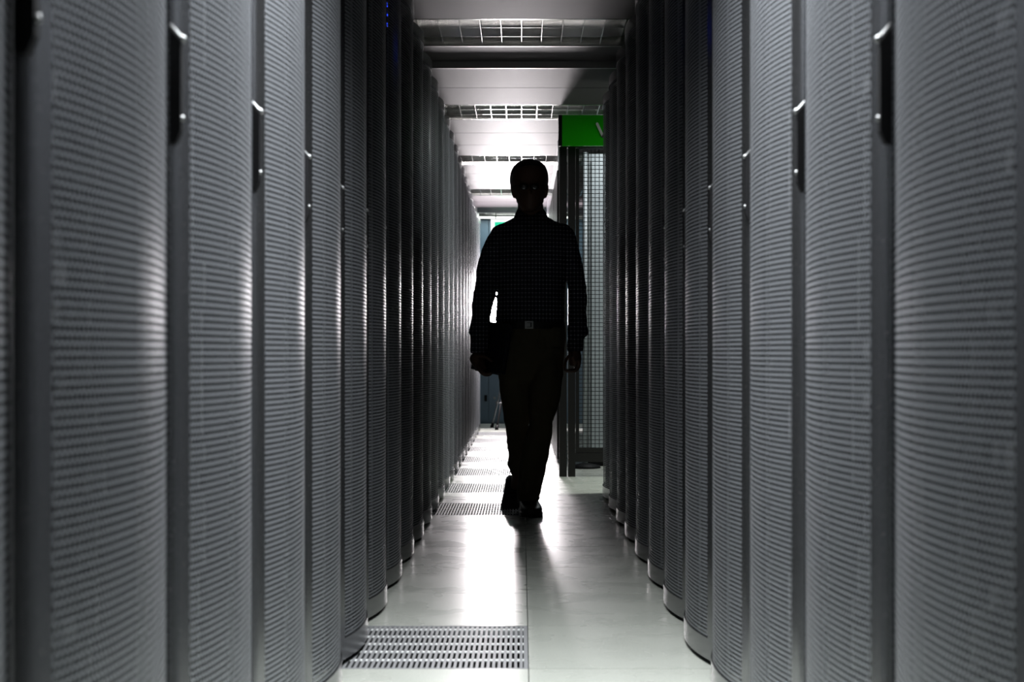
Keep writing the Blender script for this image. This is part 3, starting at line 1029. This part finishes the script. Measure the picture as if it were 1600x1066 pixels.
remeshed(bm, 'trousers', M['trouser'], man, 0.006, 1, disp=(0.06, 0.007))

# belt and buckle
bm = bmesh.new()
a, b = W(776.3, 503.5, YB), W(881.2, 514.5, YB)
cx = (a.x + b.x) / 2
rx = (b.x - a.x) / 2 + .0015
N = 48
for zr in (0,):
    o_ = [[bm.verts.new((cx + (rx + d) * math.cos(2 * math.pi * k / N), YB + (.117 + d) * math.sin(2 * math.pi * k / N), z)) for k in range(N)] for d, z in ((0, a.z), (.004, a.z), (.004, b.z), (0, b.z))]
    for i in range(4):
        r0, r1 = o_[i], o_[(i + 1) % 4]
        for k in range(N):
            bm.faces.new((r0[k], r0[(k + 1) % N], r1[(k + 1) % N], r1[k]))
belt = obj('belt', bm, M['belt'], man, smooth=False)
c = W(826.5, 508.5, YB)
bm = boxes((c.x - .021, c.x + .021, YB - .130, YB - .121, c.z - .019, c.z - .012), (c.x - .021, c.x + .021, YB - .130, YB - .121, c.z + .012, c.z + .019),
           (c.x - .021, c.x - .011, YB - .130, YB - .121, c.z - .012, c.z + .012), (c.x + .013, c.x + .021, YB - .130, YB - .121, c.z - .012, c.z + .012), (c.x - .011, c.x + .006, YB - .127, YB - .121, c.z - .009, c.z + .009))
bk = obj('buckle', bm, M['chrome'], belt)
bk['label'] = 'square metal buckle'


# shoes
def shoe(toe, heel, w, tilt, ax):
    """one shoe along its own axis: +length towards the toe; built flat then pitched about the toe"""
    bm = bmesh.new()
    L = .285
    secs = [(0.0, .020, .018, .030), (0.02, .032, .050, .068), (.06, .036, .050, .098), (.10, .036, .050, .100), (.13, .038, .046, .080), (.17, .043, .038, .062), (.21, .046, .031, .050), (.25, .042, .025, .040), (.275, .030, .020, .032), (.286, .014, .014, .022)]
    rows = spline([(t, hw, hh) for t, hw, _, hh in secs], 3)
    vs = []
    for t, hw, hh in rows:
        r = []
        for k in range(16):
            an = 2 * math.pi * k / 16
            cs, sn = math.cos(an), math.sin(an)
            r.append(bm.verts.new((hw * math.copysign(abs(cs) ** .7, cs) * w, -t, hh / 2 + hh / 2 * math.copysign(abs(sn) ** .75, sn) + .012)))
        vs.append(r)
    for r0, r1 in zip(vs, vs[1:]):
        for k in range(16):
            bm.faces.new((r0[k], r0[(k + 1) % 16], r1[(k + 1) % 16], r1[k]))
    bm.faces.new(vs[0][::-1])
    bm.faces.new(vs[-1])
    # sole and heel block
    outl = []
    for t, hw, hh in rows:
        outl.append((hw * w + .003, -t))
    for z0, z1, a0, a1 in ((.010, .022, 0, len(outl)), (0.0, .012, 0, 8), (0.0, .012, 12, len(outl) - 3)):
        seg = outl[a0:a1]
        loop = [(-x, y) for x, y in seg] + [(x, y) for x, y in reversed(seg)]
        lo = [bm.verts.new((x, y, z0)) for x, y in loop]
        hi = [bm.verts.new((x, y, z1)) for x, y in loop]
        bm.faces.new(lo)
        bm.faces.new(hi[::-1])
        for k in range(len(loop)):
            bm.faces.new((lo[k], lo[(k + 1) % len(loop)], hi[(k + 1) % len(loop)], hi[k]))
    # pitch about the ball of the foot
    piv = Vector((0, -.20, 0))
    mt = Matrix.Translation(Vector(toe)) @ Matrix.Rotation(ax, 4, 'Z') @ Matrix.Translation(Vector((0, .286, 0))) @ Matrix.Translation(piv) @ Matrix.Rotation(-tilt, 4, 'X') @ Matrix.Translation(-piv)
    bmesh.ops.transform(bm, matrix=mt, verts=bm.verts)
    return bm


s1 = obj('shoe', shoe((0.055, 7.30, 0.0), None, 1.22, math.radians(0), math.radians(6)), M['shoe'], man, smooth=True)
s2 = obj('shoe', shoe((-0.060, 7.70, 0.0), None, 1.12, math.radians(-30), math.radians(-4)), M['shoe'], man, smooth=True)

# ---- laptop held at the hip
lap = thing('laptop', 'closed dark laptop held under the arm at the hip of the man', 'laptop', W(768, 543, YB - .085))
lap.rotation_euler = (0, math.radians(9), 0)
T_ = Matrix.Rotation(math.radians(-58), 4, 'Z')
for nm, y0, y1 in (('lid', -.010, -.001), ('base', .001, .012)):
    bm = boxes((-.155, .155, y0, y1, -.125, .125))
    bmesh.ops.transform(bm, matrix=T_, verts=bm.verts)
    obj(nm, bm, M['laptop'], lap, bevel=.003)
bm = bmesh.new()
add_tube(bm, [(-.12, .0, -.124), (.12, .0, -.124)], .006, 8)
bmesh.ops.transform(bm, matrix=T_, verts=bm.verts)
obj('hinge', bm, M['black'], lap)
